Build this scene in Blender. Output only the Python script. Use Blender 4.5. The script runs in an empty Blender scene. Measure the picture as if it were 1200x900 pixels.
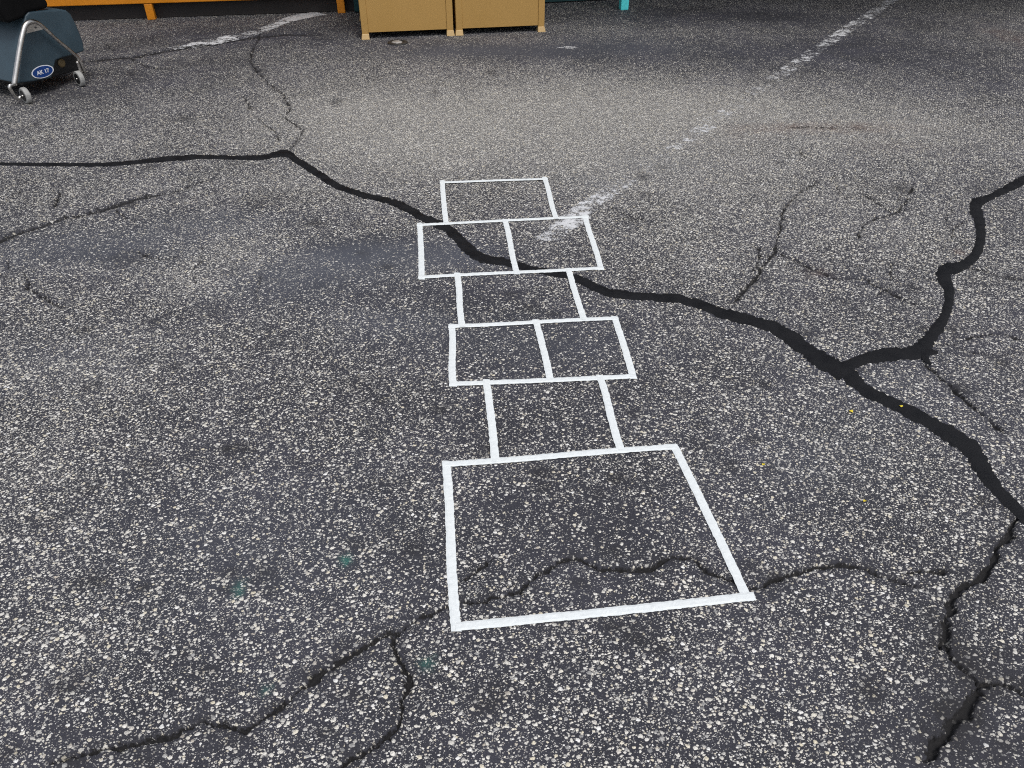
import bpy, bmesh, math, random
import numpy as np
from mathutils import Vector, Matrix

random.seed(4)
SC = bpy.context.scene
COL = SC.collection
R = math.radians

# ------------------------------------------------------------------ camera calibration (metres)
H = 1.54                      # eye height of the phone
PITCH = R(36.93)              # below the horizontal
FPX = 900.0                   # focal length for a 1200 x 900 frame
CP, SP = math.cos(PITCH), math.sin(PITCH)

def ray(u, v):
    x = (u - 600) / FPX
    y = -(v - 450) / FPX
    return Vector((x, CP + y * SP, -SP + y * CP))

def gpt(u, v, z=0.0):
    """point of the ground (or of a level z) seen at pixel u, v"""
    d = ray(u, v)
    t = (z - H) / d.z
    return Vector((d.x * t, d.y * t, z))

def ppt(u, v, p0, n):
    """point of a vertical plane seen at pixel u, v"""
    d = ray(u, v)
    o = Vector((0, 0, H))
    t = (p0 - o).dot(n) / d.dot(n)
    return o + d * t

# ------------------------------------------------------------------ tags
def tag(o, label=None, cat=None, group=None, kind=None):
    if label: o['label'] = label
    if cat: o['category'] = cat
    if group: o['group'] = group
    if kind: o['kind'] = kind
    return o

def empty(name, loc, label, cat, group=None):
    o = bpy.data.objects.new(name, None)
    o.empty_display_size = 0.1
    COL.objects.link(o)
    o.location = loc
    return tag(o, label, cat, group)

def link(name, me, mat, parent=None, smooth=False, bevel=0.0, seg=2):
    """me holds world coordinates; re-centred on the parent's base"""
    if parent is not None:
        me.transform(Matrix.Translation(-parent.location))
    o = bpy.data.objects.new(name, me)
    COL.objects.link(o)
    if parent is not None:
        o.parent = parent
    me.materials.append(mat)
    if smooth:
        me.polygons.foreach_set('use_smooth', [True] * len(me.polygons))
    if bevel > 0:
        b = o.modifiers.new('bevel', 'BEVEL')
        b.width = bevel; b.segments = seg; b.limit_method = 'ANGLE'; b.angle_limit = R(40)
        b.harden_normals = False
    return o

def bm_mesh(name, bm):
    bmesh.ops.recalc_face_normals(bm, faces=bm.faces)
    me = bpy.data.meshes.new(name)
    bm.to_mesh(me); bm.free()
    return me

# ------------------------------------------------------------------ shape helpers (all world coordinates)
def add_box(bm, o, ax, ay, az, x0, x1, y0, y1, z0, z1):
    vs = [bm.verts.new(o + ax * x + ay * y + az * z)
          for z in (z0, z1) for x, y in ((x0, y0), (x1, y0), (x1, y1), (x0, y1))]
    for f in ((0, 1, 2, 3), (4, 5, 6, 7), (0, 1, 5, 4), (1, 2, 6, 5), (2, 3, 7, 6), (3, 0, 4, 7)):
        bm.faces.new([vs[i] for i in f])

def add_prism(bm, pts, off):
    """closed outline pts (Vectors) extruded by off"""
    a = [bm.verts.new(p) for p in pts]
    b = [bm.verts.new(p + off) for p in pts]
    bm.faces.new(a); bm.faces.new(list(reversed(b)))
    n = len(pts)
    for i in range(n):
        bm.faces.new([a[i], a[(i + 1) % n], b[(i + 1) % n], b[i]])

def add_tube(bm, pts, r, n=12):
    rings = []
    for i, p in enumerate(pts):
        a = pts[max(0, i - 1)]; b = pts[min(len(pts) - 1, i + 1)]
        t = (b - a).normalized()
        up = Vector((0.83, -0.35, 0.43)).normalized()
        x = t.cross(up).normalized(); y = t.cross(x)
        rr = r[i] if isinstance(r, (list, tuple)) else r
        rings.append([bm.verts.new(p + x * rr * math.cos(k * 2 * math.pi / n) + y * rr * math.sin(k * 2 * math.pi / n)) for k in range(n)])
    for a, b in zip(rings, rings[1:]):
        for k in range(n):
            bm.faces.new([a[k], a[(k + 1) % n], b[(k + 1) % n], b[k]])
    bm.faces.new(rings[0]); bm.faces.new(list(reversed(rings[-1])))

def add_lathe(bm, c, axis, prof, n=24):
    """prof: (offset along axis, radius)"""
    axis = axis.normalized()
    ref = Vector((0, 0, 1)) if abs(axis.z) < 0.9 else Vector((1, 0, 0))
    x = axis.cross(ref).normalized(); y = axis.cross(x)
    rings = []
    for s, r in prof:
        rings.append([bm.verts.new(c + axis * s + x * r * math.cos(k * 2 * math.pi / n) + y * r * math.sin(k * 2 * math.pi / n)) for k in range(n)])
    for a, b in zip(rings, rings[1:]):
        for k in range(n):
            bm.faces.new([a[k], a[(k + 1) % n], b[(k + 1) % n], b[k]])
    bm.faces.new(rings[0]); bm.faces.new(list(reversed(rings[-1])))

def smooth_path(pts, n=6):
    """Catmull-Rom through pts (Vectors)"""
    out = []
    P = [pts[0]] + list(pts) + [pts[-1]]
    for i in range(1, len(P) - 2):
        p0, p1, p2, p3 = P[i - 1], P[i], P[i + 1], P[i + 2]
        for k in range(n):
            t = k / n
            out.append(0.5 * ((2 * p1) + (p2 - p0) * t + (2 * p0 - 5 * p1 + 4 * p2 - p3) * t * t + (3 * p1 - p0 - 3 * p2 + p3) * t ** 3))
    out.append(pts[-1].copy())
    return out

# ------------------------------------------------------------------ numpy value noise
def vnoise(x, y, seed=0):
    xi = np.floor(x).astype(np.int64); yi = np.floor(y).astype(np.int64)
    xf = x - xi; yf = y - yi
    xf = xf * xf * (3 - 2 * xf); yf = yf * yf * (3 - 2 * yf)
    def h(a, b):
        n = (a * 374761393 + b * 668265263 + seed * 974711) & 0xffffffff
        n = ((n ^ (n >> 13)) * 1274126177) & 0xffffffff
        return ((n ^ (n >> 16)) & 0xffff) / 65535.0
    return (h(xi, yi) * (1 - xf) + h(xi + 1, yi) * xf) * (1 - yf) + (h(xi, yi + 1) * (1 - xf) + h(xi + 1, yi + 1) * xf) * yf

def fnoise(x, y, s, seed=0, oct=3):
    """about -1 .. 1"""
    a = 0; w = 1; tot = 0
    for k in range(oct):
        a = a + w * (vnoise(x * s, y * s, seed + 17 * k) * 2 - 1)
        tot += w; w *= 0.5; s *= 2.1
    return a / tot

def sstep(a, b, x):
    t = np.clip((x - a) / (b - a), 0, 1)
    return t * t * (3 - 2 * t)

# ------------------------------------------------------------------ material helpers
class NT:
    def __init__(self, name):
        self.m = bpy.data.materials.new(name)
        self.m.use_nodes = True
        self.t = self.m.node_tree
        self.t.nodes.clear()
        self.out = self.n('ShaderNodeOutputMaterial')
    def n(self, kind, **kw):
        x = self.t.nodes.new(kind)
        for k, v in kw.items():
            setattr(x, k, v)
        return x
    def set(self, sock, v):
        if isinstance(v, bpy.types.NodeSocket):
            self.t.links.new(v, sock)
        else:
            sock.default_value = v
    def math(self, op, a, b=0.0, c=None, clamp=False):
        x = self.n('ShaderNodeMath', operation=op, use_clamp=clamp)
        self.set(x.inputs[0], a); self.set(x.inputs[1], b)
        if c is not None: self.set(x.inputs[2], c)
        return x.outputs[0]
    def rng(self, v, a, b, c=0.0, d=1.0, smooth=True):
        x = self.n('ShaderNodeMapRange', interpolation_type='SMOOTHSTEP' if smooth else 'LINEAR')
        self.set(x.inputs['Value'], v)
        self.set(x.inputs['From Min'], a); self.set(x.inputs['From Max'], b)
        self.set(x.inputs['To Min'], c); self.set(x.inputs['To Max'], d)
        return x.outputs['Result']
    def mix(self, f, a, b, blend='MIX'):
        x = self.n('ShaderNodeMix', data_type='RGBA', blend_type=blend)
        self.set(x.inputs[0], f); self.set(x.inputs[6], a); self.set(x.inputs[7], b)
        return x.outputs[2]
    def noise(self, vec, scale, detail=2.0, rough=0.5, col=False):
        x = self.n('ShaderNodeTexNoise', noise_dimensions='3D')
        self.set(x.inputs['Vector'], vec); self.set(x.inputs['Scale'], scale)
        x.inputs['Detail'].default_value = detail; x.inputs['Roughness'].default_value = rough
        return x.outputs['Color'] if col else x.outputs['Fac']
    def attr(self, name):
        return self.n('ShaderNodeAttribute', attribute_name=name).outputs['Fac']
    def ramp(self, f, stops, const=False):
        x = self.n('ShaderNodeValToRGB')
        r = x.color_ramp
        if const: r.interpolation = 'CONSTANT'
        r.elements[0].position, r.elements[0].color = stops[0][0], (*stops[0][1], 1)
        r.elements[1].position, r.elements[1].color = stops[-1][0], (*stops[-1][1], 1)
        for p, c in stops[1:-1]:
            e = r.elements.new(p); e.color = (*c, 1)
        self.set(x.inputs[0], f)
        return x.outputs[0]
    def pos(self):
        return self.n('ShaderNodeNewGeometry').outputs['Position']
    def obj(self):
        return self.n('ShaderNodeTexCoord').outputs['Object']
    def bsdf(self, color, rough=0.6, metal=0.0, height=None, dist=0.001, strength=1.0, spec=0.5):
        b = self.n('ShaderNodeBsdfPrincipled')
        self.set(b.inputs['Base Color'], color if isinstance(color, bpy.types.NodeSocket) else (*color, 1))
        self.set(b.inputs['Roughness'], rough); self.set(b.inputs['Metallic'], metal)
        self.set(b.inputs['Specular IOR Level'], spec)
        if height is not None:
            k = self.n('ShaderNodeBump')
            k.inputs['Distance'].default_value = dist; k.inputs['Strength'].default_value = strength
            self.set(k.inputs['Height'], height)
            self.set(b.inputs['Normal'], k.outputs[0])
        return b.outputs[0]
    def done(self, sh):
        self.t.links.new(sh, self.out.inputs['Surface'])
        return self.m

def mat_asphalt():
    t = NT('aggregate_asphalt')
    geo = t.obj()
    # warp the plane a little so that stones are not perfect discs
    wn = t.noise(geo, 120.0, 2.0, 0.6, col=True)
    sub = t.n('ShaderNodeVectorMath', operation='SUBTRACT'); t.set(sub.inputs[0], wn); sub.inputs[1].default_value = (0.5, 0.5, 0.5)
    scl = t.n('ShaderNodeVectorMath', operation='SCALE'); t.set(scl.inputs[0], sub.outputs[0]); scl.inputs['Scale'].default_value = 0.0075
    add = t.n('ShaderNodeVectorMath', operation='ADD'); t.set(add.inputs[0], geo); t.set(add.inputs[1], scl.outputs[0])
    P = add.outputs[0]
    crk = t.attr('crack'); wear_shade = t.attr('wear_shade'); stain_shade = t.attr('stain_shade'); blue = t.attr('blue'); warm = t.attr('warm'); green = t.attr('green')
    cg = t.noise(geo, 125.0, 4.0, 0.7); cl = t.noise(geo, 40.0, 2.0, 0.6)
    cs_ = t.math('MULTIPLY_ADD', t.math('SUBTRACT', cg, 0.5), 1.9, crk)
    cs_ = t.math('MULTIPLY_ADD', t.math('SUBTRACT', cl, 0.5), 0.9, cs_)
    crack = t.math('MULTIPLY', t.rng(cs_, 0.44, 0.58), t.rng(crk, 0.02, 0.2))
    # where the binder has worn off, more stones show; painted shade hides some
    patch = t.noise(geo, 5.5, 4.0, 0.62)
    patch = t.rng(patch, 0.33, 0.67, -1.0, 1.0)
    fine_patch = t.noise(geo, 24.0, 2.0, 0.6)
    fine_patch = t.rng(fine_patch, 0.3, 0.7, -1.0, 1.0)
    dens = t.math('MULTIPLY_ADD', patch, 0.14, t.math('MULTIPLY', wear_shade, 1.6))
    dens = t.math('MULTIPLY_ADD', fine_patch, 0.10, dens)
    dens = t.math('SUBTRACT', dens, t.math('MULTIPLY', stain_shade, 0.45))
    dens = t.math('SUBTRACT', dens, t.math('MULTIPLY', blue, 0.20))
    dens = t.math('SUBTRACT', dens, t.math('MULTIPLY', crack, 0.75))
    def layer(scale, dmin, dmax, rlo, rhi, rot, soft):
        mp = t.n('ShaderNodeMapping'); t.set(mp.inputs['Vector'], P)
        mp.inputs['Rotation'].default_value = (0, 0, rot)
        mp.inputs['Scale'].default_value = (scale, scale * 1.22, 0.0)
        v = t.n('ShaderNodeTexVoronoi', voronoi_dimensions='2D', feature='F1')
        t.set(v.inputs['Vector'], mp.outputs[0]); v.inputs['Scale'].default_value = 1.0
        sep = t.n('ShaderNodeSeparateColor'); t.set(sep.inputs[0], v.outputs['Color'])
        d = t.rng(dens, -1.0, 1.0, dmin, dmax, smooth=False)
        present = t.math('LESS_THAN', sep.outputs[0], d)
        rad = t.rng(sep.outputs[1], 0.0, 1.0, rlo, rhi, smooth=False)
        q = t.math('SUBTRACT', rad, v.outputs['Distance'])
        edge = t.rng(q, 0.0, soft)
        m = t.math('MULTIPLY', edge, present)
        dome = t.math('MULTIPLY', t.rng(q, 0.0, 0.32), present)
        return m, sep.outputs[2], dome
    mA, cA, hA = layer(71.0, 0.02, 0.60, 0.17, 0.43, 0.4, 0.06)
    mB, cB, hB = layer(118.0, 0.05, 0.80, 0.17, 0.43, 1.3, 0.09)
    mC, cC, hC = layer(225.0, 0.06, 0.78, 0.18, 0.46, 2.2, 0.14)
    stone_stops = [(0.0, (0.22, 0.22, 0.22)), (0.10, (0.40, 0.395, 0.385)), (0.28, (0.62, 0.60, 0.55)), (0.56, (0.80, 0.775, 0.71)),
                   (0.70, (0.68, 0.62, 0.48)), (0.84, (0.86, 0.855, 0.83)), (0.95, (0.50, 0.45, 0.38)), (1.0, (0.88, 0.875, 0.85))]
    grain = t.noise(geo, 420.0, 3.0, 0.7)
    # binder: blue-black bitumen with grit, greyer where weathered
    base = t.mix(t.rng(grain, 0.34, 0.68), (0.013, 0.0135, 0.018, 1), (0.058, 0.059, 0.074, 1))
    wth = t.noise(geo, 2.3, 4.0, 0.6)
    base = t.mix(t.math('MULTIPLY', t.rng(wth, 0.35, 0.7), 0.6), base, (0.060, 0.060, 0.079, 1))
    base = t.mix(t.math('MULTIPLY', blue, 0.75, clamp=True), base, (0.078, 0.086, 0.108, 1))
    base = t.mix(t.rng(wear_shade, 0.1, 1.0, 0.0, 0.85), base, (0.135, 0.132, 0.130, 1))
    col = t.mix(mC, base, t.mix(0.35, t.ramp(cC, stone_stops), (0.19, 0.19, 0.20, 1)))
    col = t.mix(mB, col, t.ramp(cB, stone_stops))
    col = t.mix(mA, col, t.ramp(cA, stone_stops))
    # mottle on each stone
    sp = t.noise(geo, 300.0, 2.0, 0.6)
    col = t.mix(1.0, col, t.mix(t.rng(sp, 0.3, 0.7), (0.72, 0.72, 0.73, 1), (1.1, 1.1, 1.09, 1)), 'MULTIPLY')
    # dirt film (far off it also paints in shade), rust, paint drops
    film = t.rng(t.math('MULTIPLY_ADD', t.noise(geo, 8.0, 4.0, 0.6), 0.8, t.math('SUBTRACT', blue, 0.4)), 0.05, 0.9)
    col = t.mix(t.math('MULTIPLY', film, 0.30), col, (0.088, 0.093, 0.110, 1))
    col = t.mix(t.math('MULTIPLY', warm, 0.7), col, (0.13, 0.065, 0.04, 1))
    col = t.mix(t.math('MULTIPLY', stain_shade, 0.72, clamp=True), col, (0.018, 0.017, 0.018, 1))
    col = t.mix(t.math('MULTIPLY', green, t.rng(grain, 0.35, 0.55)), col, (0.03, 0.16, 0.13, 1))
    col = t.mix(t.math('MULTIPLY', crack, 0.93, clamp=True), col, (0.010, 0.0095, 0.010, 1))
    h = t.math('MULTIPLY_ADD', hB, 0.55, hA)
    h = t.math('MULTIPLY_ADD', hC, 0.25, h)
    h = t.math('MULTIPLY_ADD', grain, 0.30, h)
    rough = t.rng(mA, 0, 1, 0.82, 0.6)
    return t.done(t.bsdf(col, rough, 0.0, h, 0.0020, 0.65, spec=0.35))

def mat_tar():
    t = NT('crack_sealant_tar')
    g = t.obj()
    n1 = t.noise(g, 260.0, 3.0, 0.65); n2 = t.noise(g, 14.0, 3.0, 0.6)
    c = t.mix(t.rng(n2, 0.3, 0.7), (0.0050, 0.0053, 0.0070, 1), (0.0100, 0.0104, 0.0125, 1))
    c = t.mix(t.rng(n1, 0.70, 0.80), c, (0.05, 0.05, 0.05, 1))
    return t.done(t.bsdf(c, t.rng(n2, 0.3, 0.7, 0.52, 0.86), 0.0, n1, 0.0030, 0.8, spec=0.22))

def mat_tape():
    t = NT('white_cloth_tape')
    g = t.obj()
    n1 = t.noise(g, 90.0, 3.0, 0.6); n2 = t.noise(g, 9.0, 3.0, 0.6)
    c = t.mix(t.rng(n1, 0.25, 0.75), (0.69, 0.73, 0.74, 1), (0.75, 0.785, 0.79, 1))
    c = t.mix(t.math('MULTIPLY', t.rng(n2, 0.52, 0.8), 0.4), c, (0.61, 0.645, 0.65, 1))
    return t.done(t.bsdf(c, 0.6, 0.0, n1, 0.0012, 0.7, spec=0.3))

def mat_paint(name, col, lo, hi):
    """worn road paint: only flakes are left, the attribute 'cover' says how many"""
    t = NT(name)
    g = t.obj()
    n1 = t.noise(g, 170.0, 4.0, 0.7)
    n2 = t.noise(g, 30.0, 4.0, 0.65)
    cov = t.attr('cover')
    s = t.math('MULTIPLY_ADD', n2, 0.55, t.math('MULTIPLY', n1, 0.45))
    s = t.math('ADD', s, t.math('SUBTRACT', cov, 1.0))
    f = t.math('MULTIPLY', t.rng(s, lo, hi), 0.92)
    c = t.mix(t.rng(n1, 0.3, 0.7), (*[k * 0.72 for k in col], 1), (*col, 1))
    b = t.bsdf(c, 0.75, 0.0, n1, 0.0006, 0.5, spec=0.3)
    tr = t.n('ShaderNodeBsdfTransparent')
    mx = t.n('ShaderNodeMixShader')
    t.set(mx.inputs[0], f); t.t.links.new(tr.outputs[0], mx.inputs[1]); t.t.links.new(b, mx.inputs[2])
    return t.done(mx.outputs[0])

def mat_plain(name, col, rough=0.5, metal=0.0, var=0.12, scale=14.0, bump=0.0, spec=0.5, dirt=None):
    t = NT(name)
    g = t.obj()
    n = t.noise(g, scale, 4.0, 0.6)
    c = t.mix(t.rng(n, 0.3, 0.7), (*[k * (1 - var) for k in col], 1), (*[min(1, k * (1 + var)) for k in col], 1))
    if dirt:
        n3 = t.noise(g, scale * 5, 5.0, 0.7)
        c = t.mix(t.math('MULTIPLY', t.rng(n3, 0.52, 0.75), 0.45), c, (*dirt, 1))
    h = t.noise(g, scale * 18, 2.0, 0.5) if bump else None
    return t.done(t.bsdf(c, t.rng(n, 0.3, 0.7, max(0.05, rough - 0.08), rough + 0.08), metal, h, bump or 0.001, 0.5, spec))

M_GROUND = mat_asphalt()
M_TAR = mat_tar()
M_TAPE = mat_tape()
M_LINE = mat_paint('worn_white_paint', (0.74, 0.75, 0.77), 0.455, 0.575)
M_TAN = mat_plain('tan_powder_coat', (0.41, 0.243, 0.070), 0.45, var=0.025, scale=3.0)
M_TANFOOT = mat_plain('tan_foot_lit', (0.50, 0.34, 0.15), 0.5, var=0.08, scale=9.0)  # paler tan paints in the light caught by the feet
M_ORANGE = mat_plain('orange_powder_coat', (0.72, 0.25, 0.008), 0.42, var=0.07, scale=6.0, dirt=(0.42, 0.16, 0.02))
M_KICK = mat_plain('dark_skirt_board', (0.020, 0.016, 0.015), 0.7, var=0.25, scale=6.0)
M_TEAL = mat_plain('dark_teal_board', (0.008, 0.055, 0.060), 0.5, var=0.15, scale=6.0)
M_CYAN = mat_plain('turquoise_powder_coat', (0.10, 0.74, 0.76), 0.42, var=0.07, scale=6.0)
M_BLUE = mat_plain('blue_moulded_plastic', (0.034, 0.059, 0.078), 0.42, var=0.10, scale=7.0, bump=0.0005, dirt=(0.045, 0.062, 0.072))
M_BLACK = mat_plain('black_vinyl', (0.0035, 0.0035, 0.004), 0.6, var=0.2, scale=9.0, bump=0.001, spec=0.12)
M_STEEL = mat_plain('brushed_steel', (0.58, 0.56, 0.53), 0.30, 1.0, var=0.12, scale=22.0)
M_TYRE = mat_plain('grey_rubber', (0.30, 0.30, 0.29), 0.6, var=0.15, scale=30.0)
M_HUB = mat_plain('black_hub', (0.012, 0.012, 0.013), 0.4, var=0.2, scale=20.0)
M_BRASS = mat_plain('tan_canister_skin', (0.17, 0.12, 0.055), 0.5, var=0.2, scale=20.0)
M_STICK = mat_plain('blue_sticker', (0.006, 0.040, 0.19), 0.35, var=0.05, scale=30.0)
M_STICKW = mat_plain('white_sticker_print', (0.74, 0.76, 0.80), 0.4, var=0.03, scale=30.0)
M_CAPD = mat_plain('dark_iron', (0.030, 0.029, 0.029), 0.55, 0.4, var=0.25, scale=40.0)
M_CAPL = mat_plain('worn_alloy', (0.36, 0.35, 0.34), 0.5, 0.3, var=0.25, scale=40.0, bump=0.002)
M_PETAL = mat_plain('yellow_petal', (0.62, 0.50, 0.03), 0.6, var=0.12, scale=60.0)

# ------------------------------------------------------------------ the ground: one sheet with real cracks
def px_poly(lst):
    return np.array([[*gpt(u, v)[:2]] for u, v in lst])

# unsealed cracks: (outline seen in the photo, width in metres, strength)
CRACKS = [
 ([(60,892),(90,885),(150,872),(200,862),(235,847),(262,850),(290,855),(318,835),(345,812),(380,785),(420,762),(450,745),(478,738),(490,724),(525,711),(538,706),(569,702),(609,691),(631,671),(653,658),(675,655),(702,664),(729,667),(764,666),(787,652),(809,653),(827,667),(853,679),(876,687),(898,687),(918,676),(960,664),(1000,662),(1030,672),(1060,682),(1082,688)], 0.0100, 1.0),
 ([(522,700),(538,682),(560,667),(578,655)], 0.005, 0.6),
 ([(478,738),(462,750),(467,772),(477,795),(477,815),(472,840),(455,865),(435,877),(405,898),(390,915)], 0.0095, 0.9),
 ([(1200,602),(1185,625),(1171,640),(1165,660),(1150,675),(1130,685),(1118,700),(1110,725),(1108,745),(1100,760)], 0.015, 1.0),
 ([(1108,750),(1116,774),(1128,786),(1142,795),(1150,806)], 0.012, 0.8),
 ([(1150,806),(1140,822),(1122,842),(1110,856),(1098,872),(1088,895)], 0.019, 0.85),
 ([(1150,806),(1166,802),(1180,802),(1200,812),(1225,826)], 0.012, 0.8),
 ([(1062,672),(1085,669),(1112,670)], 0.007, 0.8),
 ([(-40,296),(0,281),(25,272),(55,262),(75,255),(100,250),(130,242),(150,236),(170,230),(200,226)], 0.026, 1.0),
 ([(200,226),(222,218),(235,213),(255,208)], 0.009, 0.6),
 ([(337,180),(342,172),(352,160),(355,152),(345,145),(335,138),(340,125),(332,110),(315,98),(301,82),(293,70),(297,56),(304,43),(306,32),(318,22)], 0.0095, 0.6),
 ([(95,73),(103,71),(161,66),(220,55),(271,48),(304,43),(340,40),(372,40)], 0.034, 0.95),
 ([(150,66),(167,75),(176,79),(205,81)], 0.012, 0.6),
 ([(857,354),(880,330),(898,306),(909,294),(911,286)], 0.014, 0.75),
 ([(911,286),(914,262),(920,242),(939,223),(960,212)], 0.010, 0.5),
 ([(909,294),(928,303),(948,312),(976,326),(1013,326),(1037,340),(1069,356)], 0.009, 0.75),
 ([(1070,215),(1062,235),(1050,250),(1035,242),(1010,226)], 0.010, 0.6),
 ([(1050,250),(1025,255),(1010,265),(1005,280)], 0.010, 0.55),
 ([(1130,313),(1150,317),(1167,321),(1198,328),(1230,338)], 0.011, 0.9),
 ([(1079,421),(1111,450),(1139,475),(1160,492),(1178,508)], 0.011, 0.9),
 ([(1130,397),(1150,393),(1177,391),(1200,398)], 0.009, 0.5),
 ([(920,150),(945,148),(975,149),(1010,151)], 0.018, 0.35),
 ([(1000,335),(1020,330),(1050,334)], 0.007, 0.4),
]
_q = random.Random(77)
for _k in range(26):      # hairlines
    _u, _v = [(_q.uniform(820, 1200), _q.uniform(190, 420)), (_q.uniform(0, 330), _q.uniform(60, 330)), (_q.uniform(0, 300), _q.uniform(200, 330)), (_q.uniform(760, 1150), _q.uniform(180, 400))][_k % 4]
    _a = _q.uniform(0, 6.28); _l = [(_u, _v)]
    for _ in range(_q.randint(2, 5)):
        _a += _q.uniform(-0.8, 0.8); _st = 10 + 20 * _v / 900
        _u += _st * math.cos(_a); _v += _st * 0.6 * math.sin(_a)
        _l.append((_u, _v))
    CRACKS.append((_l, _q.uniform(0.0045, 0.008), _q.uniform(0.1, 0.7)))
# dark stains, wear, painted shade, colour: ellipses on the ground at (u, v) with half sizes in pixels
STAINS_SHADE = [(265,527,10,5,.9),(225,532,16,6,.35),(310,670,18,14,.55),(565,828,18,11,.7),(740,742,15,13,.55),(1018,808,14,12,.8),(632,552,14,8,.8),(722,560,12,6,.85),(855,546,12,7,.6),
          (370,262,12,4,.8),(145,305,22,7,.4),(640,600,60,35,.18),(1120,846,26,34,.6),(1150,790,26,24,.4),(1105,740,18,30,.4),(1130,800,50,50,.3),(1060,860,60,30,.25),(100,790,30,12,.3),(60,612,30,15,.3),(420,450,22,10,.3),(600,345,8,4,.6),(650,368,10,3,.7),
          (690,300,30,10,.15),(905,550,10,6,.4),(180,420,30,10,.2),(1150,220,25,6,.3),(320,230,26,7,.25),(300,240,10,4,.4),(1040,345,14,5,.3),(860,450,30,12,.15),(470,640,30,20,.15),(80,860,40,16,.25),
          (965,350,26,7,.2),(1120,380,30,9,.3),(905,20,60,7,.35),(1100,30,70,7,.25),(250,72,40,7,.35),(140,55,40,10,.4),(60,110,60,12,.6),(480,47,70,5,.3),(590,40,60,5,.3),(800,12,60,4,.35)]  # includes shade painted under the boxes, the cart and along the far edge
WEAR_SHADE = [(640,140,290,52,.72),(480,170,110,45,.30),(880,125,130,30,.30),(1080,150,130,32,.28),(380,130,80,30,.12),(90,170,120,18,.16),(170,225,120,16,.18),(720,200,130,26,.22),(265,300,70,28,.40),(235,330,46,16,.30),
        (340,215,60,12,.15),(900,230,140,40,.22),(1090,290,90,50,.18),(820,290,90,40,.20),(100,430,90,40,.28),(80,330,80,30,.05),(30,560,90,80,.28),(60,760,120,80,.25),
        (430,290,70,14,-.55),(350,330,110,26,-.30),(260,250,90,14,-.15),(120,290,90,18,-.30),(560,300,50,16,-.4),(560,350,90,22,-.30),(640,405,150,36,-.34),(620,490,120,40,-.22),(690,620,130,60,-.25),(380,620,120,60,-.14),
        (150,90,140,26,-.35),(300,40,180,16,-.55),(560,60,120,10,-.50),(720,60,110,20,-.42),(760,20,200,12,-.35),(920,62,130,22,-.40),(1090,62,170,30,-.42),(1000,20,260,14,-.3),(1160,100,60,14,-.2),  # this row paints extra shade over the far ground
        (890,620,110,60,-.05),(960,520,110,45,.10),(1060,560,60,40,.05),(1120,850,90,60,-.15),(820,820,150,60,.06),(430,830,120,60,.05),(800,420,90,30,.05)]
BLUE = [(430,300,80,18,.9),(350,330,90,26,.55),(120,290,120,22,.6),(540,300,60,18,.6),(560,60,120,10,.6),(720,50,90,14,.3),(260,260,90,14,.45),(640,400,120,30,.35),(660,90,90,14,.15),(250,640,200,90,.25),(960,540,100,40,.3),(1050,450,100,60,.2),(800,60,90,14,.1),(760,190,70,14,.55),(700,215,40,10,.5),(450,380,90,20,.4),(80,420,120,30,.3)]  # the far entries add to the painted shade
WARM = [(985,149,70,5,.5),(915,151,50,4,.3),(960,320,14,5,.3),(870,158,30,8,.12),(1190,45,18,10,.4),(1040,170,50,6,.15),(1125,296,5,3,.6)]
GREEN = [(405,656,6,5,.9),(280,690,6,8,.6),(500,777,8,7,.5),(312,808,6,6,.4)]

_r = random.Random(12)
for _ in range(110):
    _v = 60 + 840 * _r.random() ** 0.8
    _s = 3 + 8 * (_v / 900) * (0.5 + _r.random())
    STAINS_SHADE.append((_r.uniform(-60, 1260), _v, _s * 1.5, _s * 0.8, _r.uniform(0.3, 0.8)))

def blobs(X, Y, lst, warp=0.0, seed=3):
    out = np.zeros_like(X)
    for k, (u, v, ru, rv, a) in enumerate(lst):
        c = gpt(u, v)
        rx = (gpt(u + ru, v) - gpt(u - ru, v)).length / 2
        ry = (gpt(u, v - rv) - gpt(u, v + rv)).length / 2
        R_ = max(rx, ry) * 3
        s = (np.abs(X - c.x) < rx * 3) & (np.abs(Y - c.y) < ry * 3)
        if not s.any(): continue
        x, y = X[s], Y[s]
        m = min(rx, ry)
        wx = fnoise(x, y, 1.3 / m, seed + k) * rx * warp
        wy = fnoise(x, y, 1.3 / m, seed + k + 50) * ry * warp
        d2 = ((x + wx - c.x) / rx) ** 2 + ((y + wy - c.y) / ry) ** 2
        out[s] += a * np.exp(-d2 * 0.9)
    return out

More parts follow.
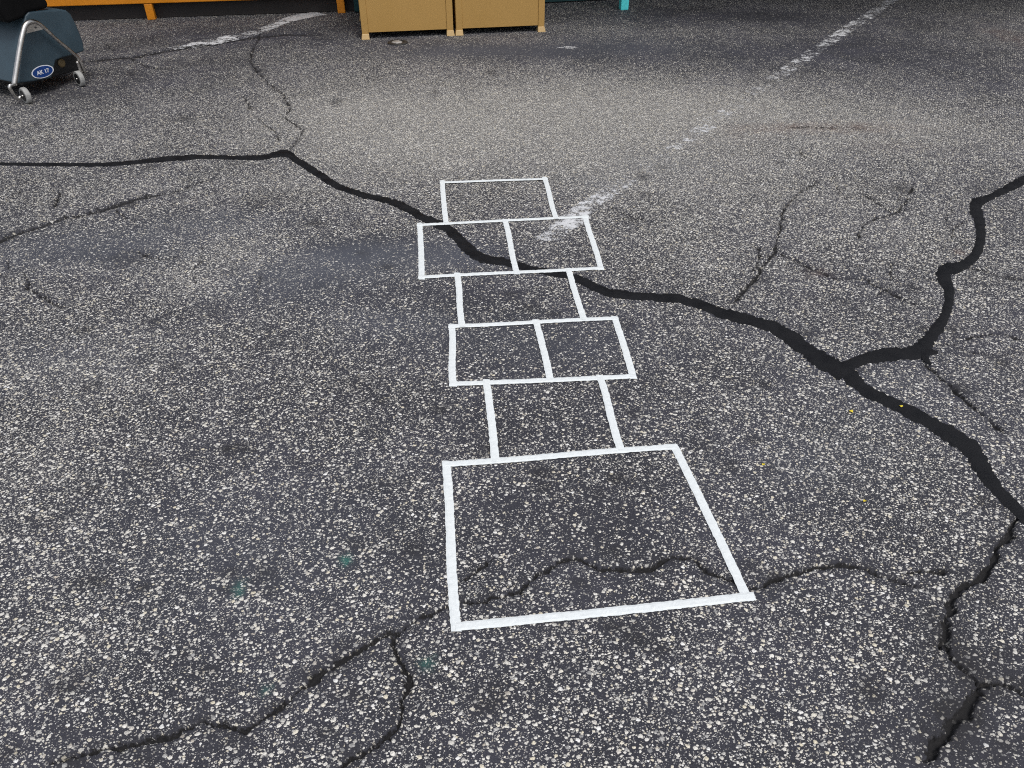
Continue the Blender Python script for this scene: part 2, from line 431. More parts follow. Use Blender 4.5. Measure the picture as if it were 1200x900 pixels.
def build_ground():
    # rows follow the distance, columns fan out: small faces near, larger far away, one sheet to the horizon
    vv = np.arange(1080, -46, -1.45)
    th = PITCH + np.arctan((vv - 450) / FPX)
    ys = H / np.tan(th)
    ys = np.concatenate([[-300, -60, -12, -4, -1.2, -0.3, 0.1, 0.3], ys, [11, 13, 17, 25, 45, 100, 300, 900]])
    D = np.maximum(ys * CP + H * SP, 0.3 * CP + H * SP)
    ks = np.arange(-960, 961, 1.6) / FPX
    ks = np.concatenate([[-60, -14, -5, -2.4, -1.5], ks, [1.5, 2.4, 5, 14, 60]])
    X = D[:, None] * ks[None, :]
    Y = np.repeat(ys[:, None], len(ks), 1)
    shp = X.shape
    X = X.ravel(); Y = Y.ravel()
    vis = (Y > 0.2) & (Y < 11) & (np.abs(X) < 8)
    crack = np.zeros_like(X); halo = np.zeros_like(X)
    # ragged paths: warp the query points with noise at two scales
    Xw = X + 0.010 * fnoise(X, Y, 22, 5, 2) + 0.0060 * fnoise(X, Y, 120, 8, 2)
    Yw = Y + 0.010 * fnoise(X, Y, 22, 25, 2) + 0.0060 * fnoise(X, Y, 120, 28, 2)
    wn = 0.75 + 0.75 * fnoise(X, Y, 30, 41, 3)
    brk = sstep(-0.55, 0.05, fnoise(X, Y, 13, 61, 2))
    for pts, w, a in CRACKS:
        P = px_poly(pts)
        n = len(P) - 1
        for i in range(n):
            p, q = P[i], P[i + 1]
            R_ = w * 4 + 0.05
            s = vis & (X > min(p[0], q[0]) - R_) & (X < max(p[0], q[0]) + R_) & (Y > min(p[1], q[1]) - R_) & (Y < max(p[1], q[1]) + R_)
            if not s.any(): continue
            x, y = Xw[s], Yw[s]
            d = q - p; L2 = d @ d
            t = np.clip(((x - p[0]) * d[0] + (y - p[1]) * d[1]) / L2, 0, 1)
            dist = np.hypot(x - p[0] - t * d[0], y - p[1] - t * d[1])
            f = (i + t) / n
            taper = np.clip(np.minimum(f, 1 - f) * 14, 0.35, 1)
            ww = np.maximum(w * 0.68 * wn[s] * taper * (1 + 0.10 * np.maximum(y - 1.2, 0)), 0.0012)
            c = np.clip(1.05 - dist / (2.0 * ww), 0, 1) * (0.6 + 0.4 * a) * (0.76 + 0.24 * brk[s])
            crack[s] = np.maximum(crack[s], c)
            halo[s] = np.maximum(halo[s], np.exp(-(dist / (w * 1.6 + 0.007)) ** 2) * 0.75 * a)
    stain_shade = np.clip(blobs(X, Y, STAINS_SHADE, 0.7, 100), 0, 1)
    stain_shade = np.clip(stain_shade + halo * (0.55 + 0.6 * fnoise(X, Y, 40, 77, 2)), 0, 1)
    wear_shade = np.clip(blobs(X, Y, WEAR_SHADE, 0.30, 300), -0.95, 0.95)
    blue = np.clip(blobs(X, Y, BLUE, 0.30, 500), 0, 1)
    warm = np.clip(blobs(X, Y, WARM, 0.6, 700), 0, 1) * (0.5 + 0.5 * sstep(-.2, .3, fnoise(X, Y, 25, 88, 2)))
    green = np.clip(blobs(X, Y, GREEN, 0.8, 900), 0, 1)
    Z = -0.014 * sstep(0.35, 0.75, crack) - 0.0015 * halo
    co = np.stack([X, Y, Z], 1).astype(np.float32)
    r, c = shp
    idx = np.arange(r * c).reshape(r, c)
    F = np.stack([idx[:-1, :-1], idx[:-1, 1:], idx[1:, 1:], idx[1:, :-1]], -1).reshape(-1, 4).astype(np.int32)
    me = bpy.data.meshes.new('ground')
    me.vertices.add(len(co)); me.vertices.foreach_set('co', co.ravel())
    me.loops.add(F.size); me.loops.foreach_set('vertex_index', F.ravel())
    me.polygons.add(len(F)); me.polygons.foreach_set('loop_start', np.arange(0, F.size, 4, dtype=np.int32))
    me.update(calc_edges=True)
    me.polygons.foreach_set('use_smooth', np.ones(len(F), dtype=bool))
    for name, arr in (('crack', crack), ('wear_shade', wear_shade), ('stain_shade', stain_shade), ('blue', blue), ('warm', warm), ('green', green)):
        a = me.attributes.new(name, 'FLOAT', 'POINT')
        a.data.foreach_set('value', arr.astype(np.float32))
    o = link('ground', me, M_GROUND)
    return tag(o, kind='structure')

build_ground()

# ------------------------------------------------------------------ poured crack sealant
SEAM = [(-60,190,4),(0,192,3.6),(60,193,4.2),(120,193,4.6),(160,190,4.8),(200,186,6.2),(240,184,5.4),(280,185,5),(310,184,6),(335,180,8),(348,188,7),(370,202,8),(385,212,8),(400,220,7),(430,230,7),(460,237,8),(480,246,9),(495,255,9),(512,262,10),(525,268,11),(540,283,12),(550,293,13),(565,302,12),(590,307,9),(605,310,8),(630,317,8),(660,322,7),(680,328,9),(700,338,10),(720,344,10),(745,347,9),(790,350,10),(820,357,11),(850,368,12),(878,375,12),(906,384,14),(934,401,16),(953,417,18),(976,430,20),(995,439,19),(1013,457,14),(1046,473,13),(1083,492,16),(1111,508,18),(1139,529,20),(1156,557,18),(1172,578,14),(1198,604,13),(1225,628,10)]
BRANCH = [(985,436,15),(1004,424,14),(1032,417,15),(1060,415,16),(1079,410,19),(1090,396,17),(1104,377,12),(1111,359,12),(1112,340,12),(1106,319,16),(1125,312,12),(1142,300,11),(1149,279,11),(1147,256,13),(1143,240,14),(1158,232,8),(1177,223,9),(1198,212,10),(1235,196,9)]
SPUR = [(1074,410,12),(1088,413,9),(1099,413,4)]
SPUR2 = [(1082,412,12),(1086,421,7),(1091,428,2)]

def seam_ribbon(bm, lst, z_off, seed):
    prof = np.linspace(-1, 1, 9)
    L, Rr = [], []
    ctr = [Vector((u, v, w)) for u, v, w in lst]
    path = smooth_path(ctr, 26)
    rows = []
    for i, p in enumerate(path):
        a = path[max(0, i - 1)]; b = path[min(len(path) - 1, i + 1)]
        t = Vector((b.x - a.x, b.y - a.y)).normalized()
        n = Vector((-t.y, t.x))
        e1 = gpt(p.x + n.x * p.z / 2, p.y + n.y * p.z / 2)
        e2 = gpt(p.x - n.x * p.z / 2, p.y - n.y * p.z / 2)
        c = (e1 + e2) / 2
        x, y = np.array([c.x]), np.array([c.y])
        k1 = 1 + 0.27 * float(fnoise(x, y, 26, seed)[0]) + 0.24 * float(fnoise(x, y, 80, seed + 3)[0]) + 0.15 * float(fnoise(x, y, 210, seed + 5)[0])
        k2 = 1 + 0.27 * float(fnoise(x, y, 26, seed + 9)[0]) + 0.24 * float(fnoise(x, y, 80, seed + 13)[0]) + 0.15 * float(fnoise(x, y, 210, seed + 15)[0])
        row = []
        for s in prof:
            q = c + (e1 - c) * (s * k1) if s > 0 else c + (c - e2) * (s * k2)
            z = 0.0006 + 0.0024 * (1 - s * s) + z_off
            row.append(bm.verts.new((q.x, q.y, z)))
        rows.append(row)
    for a, b in zip(rows, rows[1:]):
        for k in range(8):
            bm.faces.new([a[k], a[k + 1], b[k + 1], b[k]])

bm = bmesh.new()
seam_ribbon(bm, SEAM, 0.0, 11)
seam_ribbon(bm, BRANCH, 0.00035, 31)
seam_ribbon(bm, SPUR, 0.0006, 51)
seam_ribbon(bm, SPUR2, 0.0008, 71)
me = bm_mesh('crack_sealant', bm)
if me.polygons[0].normal.z < 0:
    me.flip_normals()
o = link('crack_sealant', me, M_TAR, smooth=True)
tag(o, 'black tar seam snaking diagonally across the asphalt under the white tape grid, forking at right', 'crack sealant')

# ------------------------------------------------------------------ the taped hopscotch grid
TW = 0.0245
root = empty('hopscotch_grid', gpt(640, 450), 'white tape hopscotch grid of boxes stuck on the dark asphalt', 'hopscotch grid')
STRIPS = [  # centre line of each strip, level in the pile
 ((534.5,735.5),(884,699.5),1), ((522.6,541),(534.8,741),0), ((789,521.5),(877,705.5),0), ((519,545.2),(793,524.3),1),
 ((569.8,446),(580.6,543),2), ((702.4,441),(727.4,528.5),2),
 ((526.5,451),(745.5,441.7),1), ((529.2,380.5),(531.2,454),0), ((719.6,371.5),(742.6,445),0), ((525.5,383.2),(724.5,373.8),1), ((627.4,376),(645,446.5),2),
 ((535.6,321),(541.8,384.5),2), ((665.8,315.5),(684.6,376.5),2),
 ((490,325.9),(707.5,314.7),1), ((491.8,262),(494.2,328.5),0), ((685.4,252.5),(704.6,317.5),0), ((488.5,264.6),(690,254.6),1), ((591.4,258),(606.2,323),2),
 ((518.4,212.5),(522.8,262.5),2), ((637.8,208.5),(651.8,257.5),2), ((515.5,215.2),(642,210.8),3)]
for k, ((u0, v0), (u1, v1), lev) in enumerate(STRIPS):
    a, b = gpt(u0, v0), gpt(u1, v1)
    L = (b - a).length
    d = (b - a).normalized(); nrm = Vector((-d.y, d.x, 0))
    N = max(8, int(L / 0.005))
    z0 = 0.0042 + lev * 0.0011
    bm = bmesh.new()
    rows = []
    for i in range(N + 1):
        s = i / N
        c = a + d * (L * s)
        bow = 0.0022 * math.sin(s * math.pi * (1 + k % 2)) * (1 if k % 3 else -1)
        x = np.array([c.x, c.x + 3.0]); y = np.array([c.y, c.y])
        e = fnoise(x, y, 105, 200 + k, 3) * 0.0021
        row = []
        for j in range(5):
            f = j / 4 - 0.5
            w = f * TW + (e[0] if j == 0 else e[1] if j == 4 else 0) + bow
            skew = (0.0025 * f if i in (0, N) else 0)
            q = c + nrm * w + d * skew
            z = z0 + 0.0008 * float(fnoise(np.array([q.x]), np.array([q.y]), 90, 500, 2)[0]) - (0.0012 if j in (0, 4) else 0)
            row.append((q.x, q.y, z))
        rows.append(row)
    top = [[bm.verts.new(p) for p in r] for r in rows]
    bot = [[bm.verts.new((p[0], p[1], p[2] - 0.0005)) for p in r] for r in rows]
    for i in range(N):
        for j in range(4):
            bm.faces.new([top[i][j], top[i][j + 1], top[i + 1][j + 1], top[i + 1][j]])
            bm.faces.new([bot[i][j], bot[i + 1][j], bot[i + 1][j + 1], bot[i][j + 1]])
        for j in (0, 4):
            bm.faces.new([top[i][j], top[i + 1][j], bot[i + 1][j], bot[i][j]])
    for i in (0, N):
        for j in range(4):
            bm.faces.new([top[i][j], top[i][j + 1], bot[i][j + 1], bot[i][j]])
    link('tape_strip', bm_mesh('tape_strip', bm), M_TAPE, root, smooth=False)

# ------------------------------------------------------------------ worn paint on the ground
def paint_sheet(name, left, right, cover, z, label, cat, seg=60):
    """left / right edges as pixel lists of equal length, cover per station"""
    L = smooth_path([gpt(*p) for p in left], seg); Q = smooth_path([gpt(*p) for p in right], seg)
    C = np.interp(np.linspace(0, len(cover) - 1, len(L)), range(len(cover)), cover)
    bm = bmesh.new()
    J = 12
    vals = []
    rows = []
    for a, b, c in zip(L, Q, C):
        row = []
        for j in range(J + 1):
            f = j / J
            p = a.lerp(b, f)
            row.append(bm.verts.new((p.x, p.y, z)))
            edge = min(f, 1 - f) * 2
            n = float(fnoise(np.array([p.x]), np.array([p.y]), 15, 33, 3)[0])
            vals.append(c + 0.15 * n - 0.16 * max(0, 0.40 - edge) / 0.40 - (0.2 if j in (0, J) else 0))
        rows.append(row)
    for r0, r1 in zip(rows, rows[1:]):
        for j in range(J):
            bm.faces.new([r0[j], r0[j + 1], r1[j + 1], r1[j]])
    bm.verts.index_update()
    me = bpy.data.meshes.new(name); bm.to_mesh(me); bm.free()
    if me.polygons[0].normal.z < 0: me.flip_normals()
    at = me.attributes.new('cover', 'FLOAT', 'POINT')
    at.data.foreach_set('value', np.array(vals, dtype=np.float32))
    o = link(name, me, M_LINE)
    return tag(o, label, cat)

paint_sheet('painted_line',
    [(1060,-22),(1034,0),(968,42),(903,85),(862,112),(795,158),(728,204),(678,237),(645,260),(616,284)],
    [(1090,-22),(1058,0),(995,42),(934,85),(896,112),(840,152),(770,202),(714,238),(690,260),(656,290)],
    [.99,.985,.975,.95,.88,.95,.88,1.05,1.03,.91], 0.0026,
    'faded white parking line running from the tape grid up to the upper right', 'painted line')
paint_sheet('painted_line',
    [(182,58),(240,46),(300,33),(340,18.5),(368,14)],
    [(186,61),(244,55),(300,43),(340,27),(384,17.5)],
    [.90,1.03,.97,1.12,1.13], 0.0026,
    'broken white painted line beside the cracked joint near the orange rail', 'painted line')
paint_sheet('paint_splash', [(652,55),(668,53.6),(686,54.5)], [(652,56.5),(668,57.8),(686,56.2)], [.88,.99,.88], 0.0026,
    'small pale bluish paint splash in front of the turquoise leg', 'paint splash', seg=20)

# ------------------------------------------------------------------ small iron cap
c = gpt(466, 50.5)
cap = empty('ground_cap', c, 'small round iron cap in the asphalt before the left tan box', 'ground cap')
bm = bmesh.new()
add_lathe(bm, c, Vector((0, 0, 1)), [(0.001, 0.084), (0.007, 0.082), (0.011, 0.074), (0.011, 0.056), (0.005, 0.053)], 36)
link('rim', bm_mesh('rim', bm), M_CAPD, cap, smooth=False, bevel=0.001)
bm = bmesh.new()
add_lathe(bm, c + Vector((-0.006, 0, 0)), Vector((0, 0, 1)), [(0.0055, 0.043), (0.010, 0.041), (0.0135, 0.032), (0.0150, 0.010)], 30)
link('cover', bm_mesh('cover', bm), M_CAPL, cap, smooth=False)

# ------------------------------------------------------------------ yellow flecks
for k, (u, v, sz, lab) in enumerate([(997, 483, .009, 'yellow petal lying just below the fork of the black tar seam'),
                                     (1055, 477, .007, 'small yellow petal lying on the black tar seam'),
                                     (894, 545, .006, 'small yellow petal right of the far corner of the big tape box'),
                                     (1013, 588, .006, 'tiny yellow petal lying nearest to the crack at right of the big tape box')]):
    p = gpt(u, v)
    zz = 0.005
    bm = bmesh.new()
    n = 9
    ring = []
    for i in range(n):
        a = i * 2 * math.pi / n + k
        r = sz * (0.75 + 0.35 * random.random()) * (1.0 if i % 2 else 0.8)
        ring.append(bm.verts.new((p.x + r * math.cos(a), p.y + 0.75 * r * math.sin(a), zz + 0.002 * math.sin(2 * a + k))))
    cv = bm.verts.new((p.x, p.y, zz - 0.001))
    low = bm.verts.new((p.x, p.y, zz - 0.0025))
    for i in range(n):
        bm.faces.new([cv, ring[i], ring[(i + 1) % n]]); bm.faces.new([low, ring[(i + 1) % n], ring[i]])
    o = link('petal', bm_mesh('petal', bm), M_PETAL)
    tag(o, lab, 'petal', 'yellow petals on the asphalt')

# ------------------------------------------------------------------ two tan boxes
A0, A1 = gpt(424.5, 46.5), gpt(638.5, 37.2)
ax = (A1 - A0).normalized(); ay = Vector((-ax.y, ax.x, 0)); az = Vector((0, 0, 1))
W = ((A1 - A0).length - 0.016) / 2
HB = 1.02
def tan_box(o, label):
    root = empty('panel_box', o + ax * (W / 2) + ay * (W / 2), label, 'box', 'tan boxes standing side by side')
    pw, lift = 0.062, 0.050
    for (px, py) in ((0, 0), (1, 0), (0, 1), (1, 1)):
        x0 = 0 if px == 0 else W - pw; y0 = 0 if py == 0 else W - pw
        bm = bmesh.new(); add_box(bm, o, ax, ay, az, x0 + .004, x0 + pw - .004, y0 + .004, y0 + pw - .004, 0.036, HB)
        link('post', bm_mesh('post', bm), M_TAN, root, bevel=0.004)
        bm = bmesh.new()
        g = 0.005                                          # flared foot
        q = [(x0 - g * (px == 0), y0 - 0.012 * (py == 0)), (x0 + pw + g * (px == 1), y0 - 0.012 * (py == 0)), (x0 + pw + g * (px == 1), y0 + pw), (x0 - g * (px == 0), y0 + pw)]
        b4 = [bm.verts.new(o + ax * x + ay * y) for x, y in q]
        t4 = [bm.verts.new(o + ax * (x0 + (.003 if i in (0, 3) else pw - .003)) + ay * (y0 + (.001 if i < 2 else pw - .003)) + az * 0.042) for i in range(4)]
        bm.faces.new(b4); bm.faces.new(t4)
        for i in range(4): bm.faces.new([b4[i], b4[(i + 1) % 4], t4[(i + 1) % 4], t4[i]])
        link('foot', bm_mesh('foot', bm), M_TANFOOT, root, bevel=0.003)
    def panel(o2, a, b):
        bm = bmesh.new(); add_box(bm, o2, a, b, az, pw - .004, W - pw + .004, 0.012, 0.026, lift, HB - 0.002)
        link('panel', bm_mesh('panel', bm), M_TAN, root, bevel=0.002)
    panel(o, ax, ay)
    panel(o + ax * W + ay * W, -ax, -ay)
    panel(o + ay * W, -ay, ax)
    panel(o + ax * W, ay, -ax)
    bm = bmesh.new(); add_box(bm, o, ax, ay, az, 0.03, W - 0.03, 0.03, W - 0.03, lift + 0.01, lift + 0.03)
    link('floor_panel', bm_mesh('floor_panel', bm), M_KICK, root)
    bm = bmesh.new(); add_box(bm, o, ax, ay, az, -0.012, W + 0.012 - 0.006, -0.012, W + 0.012, HB + 0.001, HB + 0.04)
    link('lid', bm_mesh('lid', bm), M_TAN, root, bevel=0.006)
    return root
tan_box(A0, 'tan box with corner posts, left of the pair standing side by side')
tan_box(A0 + ax * (W + 0.016), 'tan box with corner posts, right of the pair standing side by side')

# ------------------------------------------------------------------ orange rail with dark skirt
B0, B1 = gpt(173, 23.6), gpt(405, 15.6)
bx = (B1 - B0).normalized(); by = Vector((-bx.y, bx.x, 0))
LB = (B1 - B0).length
root = empty('rail_barrier', B0, 'orange metal rail barrier on short legs in front of a dark skirt board', 'barrier')
x_l, x_r = -1.28, LB + 0.16
def beam(name, o, ax_, ay_, x0, x1, y0, y1, z0, z1, m, root, bev=0.006):
    bm = bmesh.new(); add_box(bm, o, ax_, ay_, az, x0, x1, y0, y1, z0, z1)
    return link(name, bm_mesh(name, bm), m, root, bevel=bev)
for s in (-LB * 0.62, 0.0, LB - 0.07):
    beam('leg', B0, bx, by, s, s + 0.070, 0.0, 0.06, 0.0, 0.1335, M_ORANGE, root)
beam('bottom_rail', B0, bx, by, x_l, x_r, -0.006, 0.075, 0.136, 0.225, M_ORANGE, root)
for s in (x_l + 0.004, -LB * 0.02, x_r - 0.066):
    beam('post', B0, bx, by, s, s + 0.062, 0.004, 0.066, 0.2275, 0.9475, M_ORANGE, root)
beam('top_rail', B0, bx, by, x_l, x_r, -0.006, 0.075, 0.95, 1.02, M_ORANGE, root)
for s in np.arange(x_l + 0.16, x_r - 0.1, 0.125):
    if abs(s + LB * 0.02 - 0.03) > 0.07:
        beam('bar', B0, bx, by, s, s + 0.022, 0.025, 0.047, 0.2275, 0.9475, M_ORANGE, root, 0.003)
beam('skirt_board', B0, bx, by, x_l + 0.02, x_r - 0.02, 0.079, 0.10, 0.004, 0.94, M_KICK, root, 0.002)

# ------------------------------------------------------------------ teal board with turquoise leg
C0, C1 = gpt(416, 15.5), gpt(706, 1.0)
cx = (C1 - C0).normalized(); cy = Vector((-cx.y, cx.x, 0))
LC = (C1 - C0).length
leg_p = gpt(732.5, 12.0)
root = empty('leg_barrier', C0, 'dark teal board barrier on bright turquoise legs behind the tan boxes', 'barrier')
sx = (leg_p - C0).dot(cx); sy = (leg_p - C0).dot(cy)
beam('board', C0, cx, cy, 0.0, sx + 0.35, 0.0, 0.03, 0.012, 0.90, M_TEAL, root, 0.003)
for s in (sx - 1.75, sx - 0.042):
    beam('leg', C0, cx, cy, s, s + 0.076, sy, sy + 0.07, 0.0, 0.86, M_CYAN, root)
    beam('bracket', C0, cx, cy, s + 0.012, s + 0.062, sy + 0.0725, -0.0025, 0.70, 0.75, M_CYAN, root)
beam('top_rail', C0, cx, cy, -0.02, sx + 0.37, sy - 0.01, 0.05, 0.905, 0.955, M_CYAN, root)

# ------------------------------------------------------------------ the blue cart at the left edge
N0, F0 = gpt(30, 121.5), gpt(96, 101)
dv = (F0 - N0).normalized()
nv = Vector((dv.y, -dv.x, 0))            # towards the right: outward
root = empty('wheeled_cart', (N0 + F0) / 2 - nv * 0.25, 'blue moulded cart on grey castors with steel side frame and black cover', 'cart')
def on(u, v, off=0.0):
    return ppt(u, v, N0 + nv * off, nv)
# body shell: side outline with the notch over the far castor, extruded across the cart
side = [(20.5,98),(40,95.5),(61,91.5),(63.5,80),(66,71),(74,67.5),(84,65.5),(99.5,60),(98,50),(94,39),(89,27),(84,17),(78,12),(70,10.5),(50,12),(34,13.5),(30,18),(28,30),(25,52),(22.5,76)]
bm = bmesh.new()
add_prism(bm, [on(u, v, -0.045) for u, v in side], -nv * 0.62)
body = link('body', bm_mesh('body', bm), M_BLUE, root, bevel=0.012, seg=3)
# black cover drooping over the near end
top = [on(u, v, -0.06) for u, v in ((38, 11.5), (62, 10), (62, 2), (58, -6), (30, -20), (-2, -18), (4, 14), (12, 25), (27, 22), (31, 14))]
z_t = on(50, 12, -0.06).z
bm = bmesh.new()
near = on(8, 20, -0.06); far = on(60, 8, -0.06)
s0 = (near - N0).dot(dv); s1 = (far - N0).dot(dv)
prof = [(s0 - 0.02, z_t - 0.030), (s0 + 0.10, z_t - 0.016), (s0 + 0.135, z_t + 0.006), (s1 - 0.03, z_t + 0.008), (s1 - 0.02, z_t + 0.05), (s1 - 0.10, z_t + 0.13), (s0 + 0.14, z_t + 0.20), (s0 + 0.0, z_t + 0.17), (s0 - 0.05, z_t + 0.08)]
add_prism(bm, [Vector((N0.x, N0.y, 0)) + dv * s + az * z - nv * 0.04 for s, z in prof], -nv * 0.66)
link('cover', bm_mesh('cover', bm), M_BLACK, root, bevel=0.025, seg=4)
# dark chassis under the body
sA = (on(20, 98, -0.1) - N0).dot(dv); sB = (on(98, 60, -0.1) - N0).dot(dv)
bm = bmesh.new()
o_ = Vector((N0.x, N0.y, 0))
add_box(bm, o_, dv, nv, az, sA + 0.04, sB - 0.06, -0.60, -0.11, 0.07, 0.20)
link('chassis', bm_mesh('chassis', bm), M_HUB, root, bevel=0.01)
can = on(73, 74, -0.10)
bm = bmesh.new(); add_lathe(bm, can, -nv, [(0, 0.020), (0.004, 0.028), (0.20, 0.028)], 18)
link('canister', bm_mesh('canister', bm), M_BRASS, root, bevel=0.002)
def frame(off, mirror=False):
    sh = nv * off
    pts = [on(16.5, 100), on(19.5, 80), on(24.0, 52), on(27.5, 36), on(30, 29.5), on(34.5, 26.0), on(40, 25.5), on(46.5, 28.5), on(53, 34), on(66, 46), on(80, 57.5), on(90, 66.5), on(95, 74), on(99.5, 85)]
    bm = bmesh.new()
    P = smooth_path([p + sh for p in pts], 5)
    n = len(P)
    add_tube(bm, P, [0.0155 - 0.0045 * min(1, max(0, (i / n - 0.42) * 4)) for i in range(n)], 14)
    fr = link('side_frame', bm_mesh('side_frame', bm), M_STEEL, root, smooth=True)
    bm = bmesh.new()
    add_prism(bm, [on(31, 29) + sh, on(41, 28) + sh, on(50, 33) + sh, on(49, 34.5) + sh, on(31, 39) + sh], nv * 0.005)
    gp = link('gusset', bm_mesh('gusset', bm), M_STEEL, root)
    bm = bmesh.new(); add_lathe(bm, on(41, 32) + sh + nv * 0.004, nv, [(0, 0.006), (0.004, 0.006), (0.006, 0.003)], 10)
    link('bolt', bm_mesh('bolt', bm), M_HUB, root)
frame(0.0)
frame(-0.71)
# castors
wa = Vector((-0.62, -0.78, 0)).normalized()       # the hubs face the viewer's left
def castor(c, px_top, sh, near):
    r = 0.050
    cen = Vector((c.x, c.y, r + 0.001)) + sh
    holder = [p + sh for p in px_top]
    bm = bmesh.new()
    tube_pts = [*holder, cen - wa * 0.024 if not near else cen + wa * 0.030]
    add_tube(bm, smooth_path(tube_pts, 4), 0.0105, 10)
    k = link('castor', bm_mesh('castor', bm), M_STEEL, root, smooth=True)
    def sub(name, prof, m, cc, ax_):
        bm = bmesh.new(); add_lathe(bm, cc, ax_, prof, 28)
        me = bm_mesh(name, bm)
        me.transform(Matrix.Translation(-root.location))
        o = bpy.data.objects.new(name, me); COL.objects.link(o); o.parent = k; me.materials.append(m)
        b = o.modifiers.new('bevel', 'BEVEL'); b.width = 0.002; b.segments = 2; b.limit_method = 'ANGLE'
        return o
    sub('tyre', [(-0.016, 0.034), (-0.016, 0.046), (-0.010, r), (0.010, r), (0.016, 0.046), (0.016, 0.034)], M_TYRE, cen, wa)
    sub('rim', [(-0.0175, 0.008), (-0.0175, 0.0345), (0.0175, 0.0345), (0.0175, 0.008)], M_HUB, cen, wa)
    sub('axle', [(-0.032, 0.007), (-0.030, 0.0085), (0.022, 0.0085), (0.024, 0.006)], M_STEEL, cen, wa)
for off in (0.0, -0.71):
    sh = nv * off
    castor(N0 + nv * 0.012 + dv * 0.012, [on(16, 99), on(11, 102), on(20, 115)], sh, True)
    castor(F0, [on(90, 72), on(93, 80)], sh, False)
# oval number sticker
cs = on(50, 84, -0.0425)
half = (on(63, 81, -0.0425) - on(37, 87, -0.0425)).dot(dv) / 2
hh = (on(50, 76.2, -0.0425).z - on(50, 91.6, -0.0425).z) / 2
def disc(a, b, off, m, name):
    bm = bmesh.new()
    pts = [cs + nv * off + dv * a * math.cos(t * math.pi / 20) + az * b * math.sin(t * math.pi / 20) for t in range(40)]
    add_prism(bm, pts, nv * 0.0008)
    return bm_mesh(name, bm)
stk = link('sticker', disc(half, hh, 0.0, M_STICKW, 'sticker'), M_STICKW, root)
def sub(name, me, m):
    me.transform(Matrix.Translation(-root.location))
    o = bpy.data.objects.new(name, me); COL.objects.link(o); o.parent = stk; me.materials.append(m)
sub('field', disc(half * 0.90, hh * 0.87, 0.0012, M_STICK, 'field'), M_STICK)
cu = bpy.data.curves.new('lettering', 'FONT')
cu.body = 'AK 17'; cu.align_x = 'CENTER'; cu.align_y = 'CENTER'; cu.size = 1.0; cu.extrude = 0.01; cu.offset = 0.018
to = bpy.data.objects.new('lettering_source', cu)
COL.objects.link(to)
bpy.context.view_layer.update()
tm = bpy.data.meshes.new_from_object(to.evaluated_get(bpy.context.evaluated_depsgraph_get()))
bpy.data.objects.remove(to); bpy.data.curves.remove(cu)
xs = [v.co.x for v in tm.vertices]; yv = [v.co.y for v in tm.vertices]
wx, wy = max(xs) - min(xs), max(yv) - min(yv)
mx, my = (max(xs) + min(xs)) / 2, (max(yv) + min(yv)) / 2
kx = half * 1.12 / wx; ky = hh * 0.66 / wy
for v in tm.vertices:
    p = cs + dv * (v.co.x - mx) * kx + az * (v.co.y - my) * ky + nv * (0.0028 + v.co.z * 0.05)
    v.co = p
sub('lettering', tm, M_STICKW)

# ------------------------------------------------------------------ unseen shop front, added only to shade the far ground
fy = 9.35
fo = Vector((0, fy, 0)); X_, Y_ = Vector((math.cos(R(3)), math.sin(R(3)), 0)), Vector((-math.sin(R(3)), math.cos(R(3)), 0))
root = empty('shade_front', fo, 'unseen shop front added behind the barriers to shade the far ground', 'shade blocker')
M_WALL = mat_plain('painted_render', (0.20, 0.17, 0.15), 0.8, var=0.1, scale=3.0, bump=0.002)
M_CANOPY = mat_plain('dark_canopy_sheet', (0.045, 0.04, 0.04), 0.6, var=0.1, scale=3.0)
M_GLASS = mat_plain('shop_glass', (0.02, 0.025, 0.03), 0.08, var=0.05, scale=3.0)
bm = bmesh.new()
wins = [(-7.2, -4.6), (-3.6, -1.0), (0.2, 2.8), (3.8, 6.4)]
xs_ = [-9.0] + [e for q in wins for e in q] + [9.0]
for i in range(0, len(xs_), 2):
    add_box(bm, fo, X_, Y_, az, xs_[i], xs_[i + 1], 0, 0.3, 0.0, 3.6)
for a_, b_ in wins:
    add_box(bm, fo, X_, Y_, az, a_, b_, 0.002, 0.298, 0.0, 0.5)
    add_box(bm, fo, X_, Y_, az, a_, b_, 0.002, 0.298, 2.3, 3.597)
link('added_wall', bm_mesh('added_wall', bm), M_WALL, root)
for a_, b_ in wins:
    bm = bmesh.new()
    for q in ((a_, a_ + .06, .5, 2.3), (b_ - .06, b_, .5, 2.3), (a_ + .06, b_ - .06, .5, .56), (a_ + .06, b_ - .06, 2.24, 2.3), ((a_ + b_) / 2 - .03, (a_ + b_) / 2 + .03, .56, 2.24)):
        add_box(bm, fo, X_, Y_, az, q[0] + .001, q[1] - .001, 0.08, 0.15, q[2] + .001, q[3] - .001)
    wf = link('added_window', bm_mesh('added_window', bm), M_CANOPY, root)
    bm = bmesh.new(); add_box(bm, fo, X_, Y_, az, a_ + .05, b_ - .05, 0.11, 0.12, .55, 2.25)
    me = bm_mesh('added_pane', bm); me.transform(Matrix.Translation(-root.location))
    o = bpy.data.objects.new('added_pane', me); COL.objects.link(o); o.parent = wf; me.materials.append(M_GLASS)
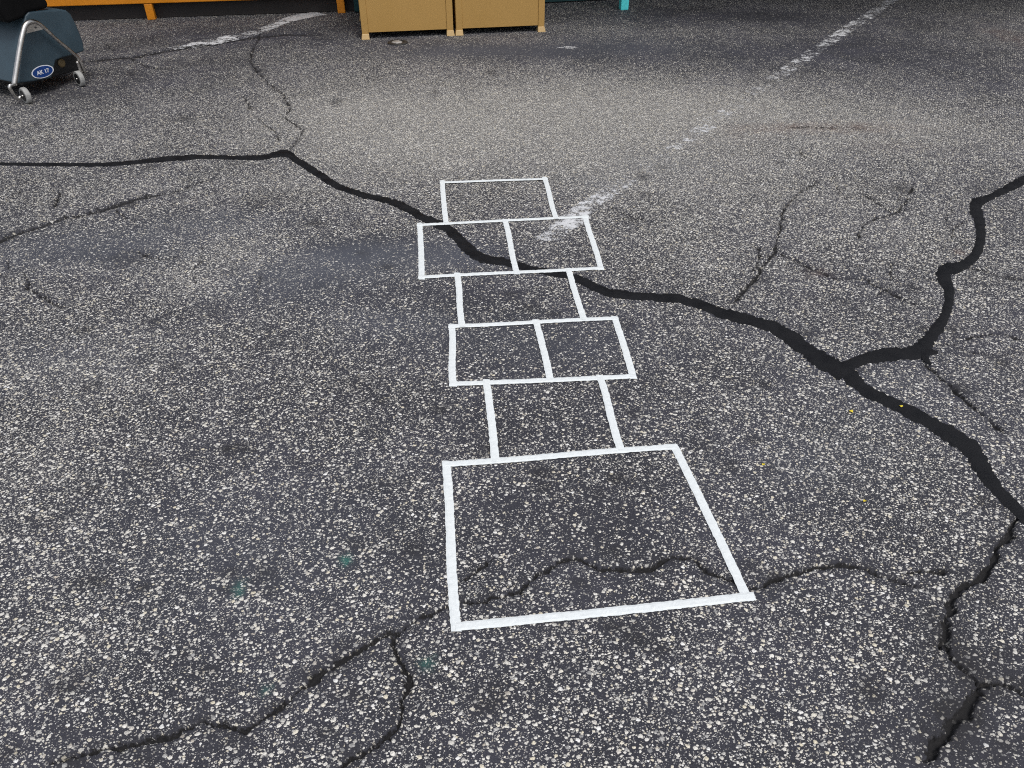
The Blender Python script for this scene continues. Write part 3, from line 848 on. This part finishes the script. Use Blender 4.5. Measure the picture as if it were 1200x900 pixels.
bm = bmesh.new(); add_box(bm, fo, X_, Y_, az, -8.8, 8.8, -3.0, -0.003, 2.85, 3.05)
link('shade_canopy', bm_mesh('shade_canopy', bm), M_CANOPY, root, bevel=0.02)

# ------------------------------------------------------------------ light: soft overcast day
w = bpy.data.worlds.new('World'); SC.world = w; w.use_nodes = True
nt = w.node_tree; nt.nodes.clear()
out = nt.nodes.new('ShaderNodeOutputWorld'); bg = nt.nodes.new('ShaderNodeBackground'); sky = nt.nodes.new('ShaderNodeTexSky')
hs = nt.nodes.new('ShaderNodeHueSaturation')
EL, AZ = R(62), R(150)         # sun behind and a little to the right of the viewer
sky.sky_type = 'NISHITA'; sky.sun_disc = False
sky.sun_elevation = EL; sky.sun_rotation = AZ
sky.air_density = 1.0; sky.dust_density = 3.0; sky.ozone_density = 1.0
hs.inputs['Saturation'].default_value = 0.40
nt.links.new(sky.outputs[0], hs.inputs['Color']); nt.links.new(hs.outputs[0], bg.inputs['Color'])
bg.inputs['Strength'].default_value = 0.12
nt.links.new(bg.outputs[0], out.inputs['Surface'])
sl = bpy.data.lights.new('sun', 'SUN'); so = bpy.data.objects.new('sun', sl); COL.objects.link(so)
sl.energy = 1.3; sl.angle = R(22); sl.color = (1.0, 0.965, 0.92)
sd = Vector((math.sin(AZ) * math.cos(EL), math.cos(AZ) * math.cos(EL), math.sin(EL)))
so.rotation_euler = (-sd).to_track_quat('-Z', 'Y').to_euler()

cam = bpy.data.cameras.new('camera'); co = bpy.data.objects.new('camera', cam); COL.objects.link(co)
cam.sensor_width = 36.0; cam.sensor_fit = 'HORIZONTAL'; cam.lens = FPX / 1200 * 36.0
cam.clip_start = 0.05; cam.clip_end = 3000
co.location = (0, 0, H); co.rotation_euler = (math.pi / 2 - PITCH, 0, 0)
SC.camera = co
SC.view_settings.view_transform = 'Standard'; SC.view_settings.look = 'None'
SC.view_settings.exposure = 0.33; SC.view_settings.gamma = 1.0; SC.view_settings.use_curve_mapping = False
SC.cycles.pixel_filter_type = 'BLACKMAN_HARRIS'; SC.cycles.filter_width = 1.1
SC.cycles.use_denoising = False
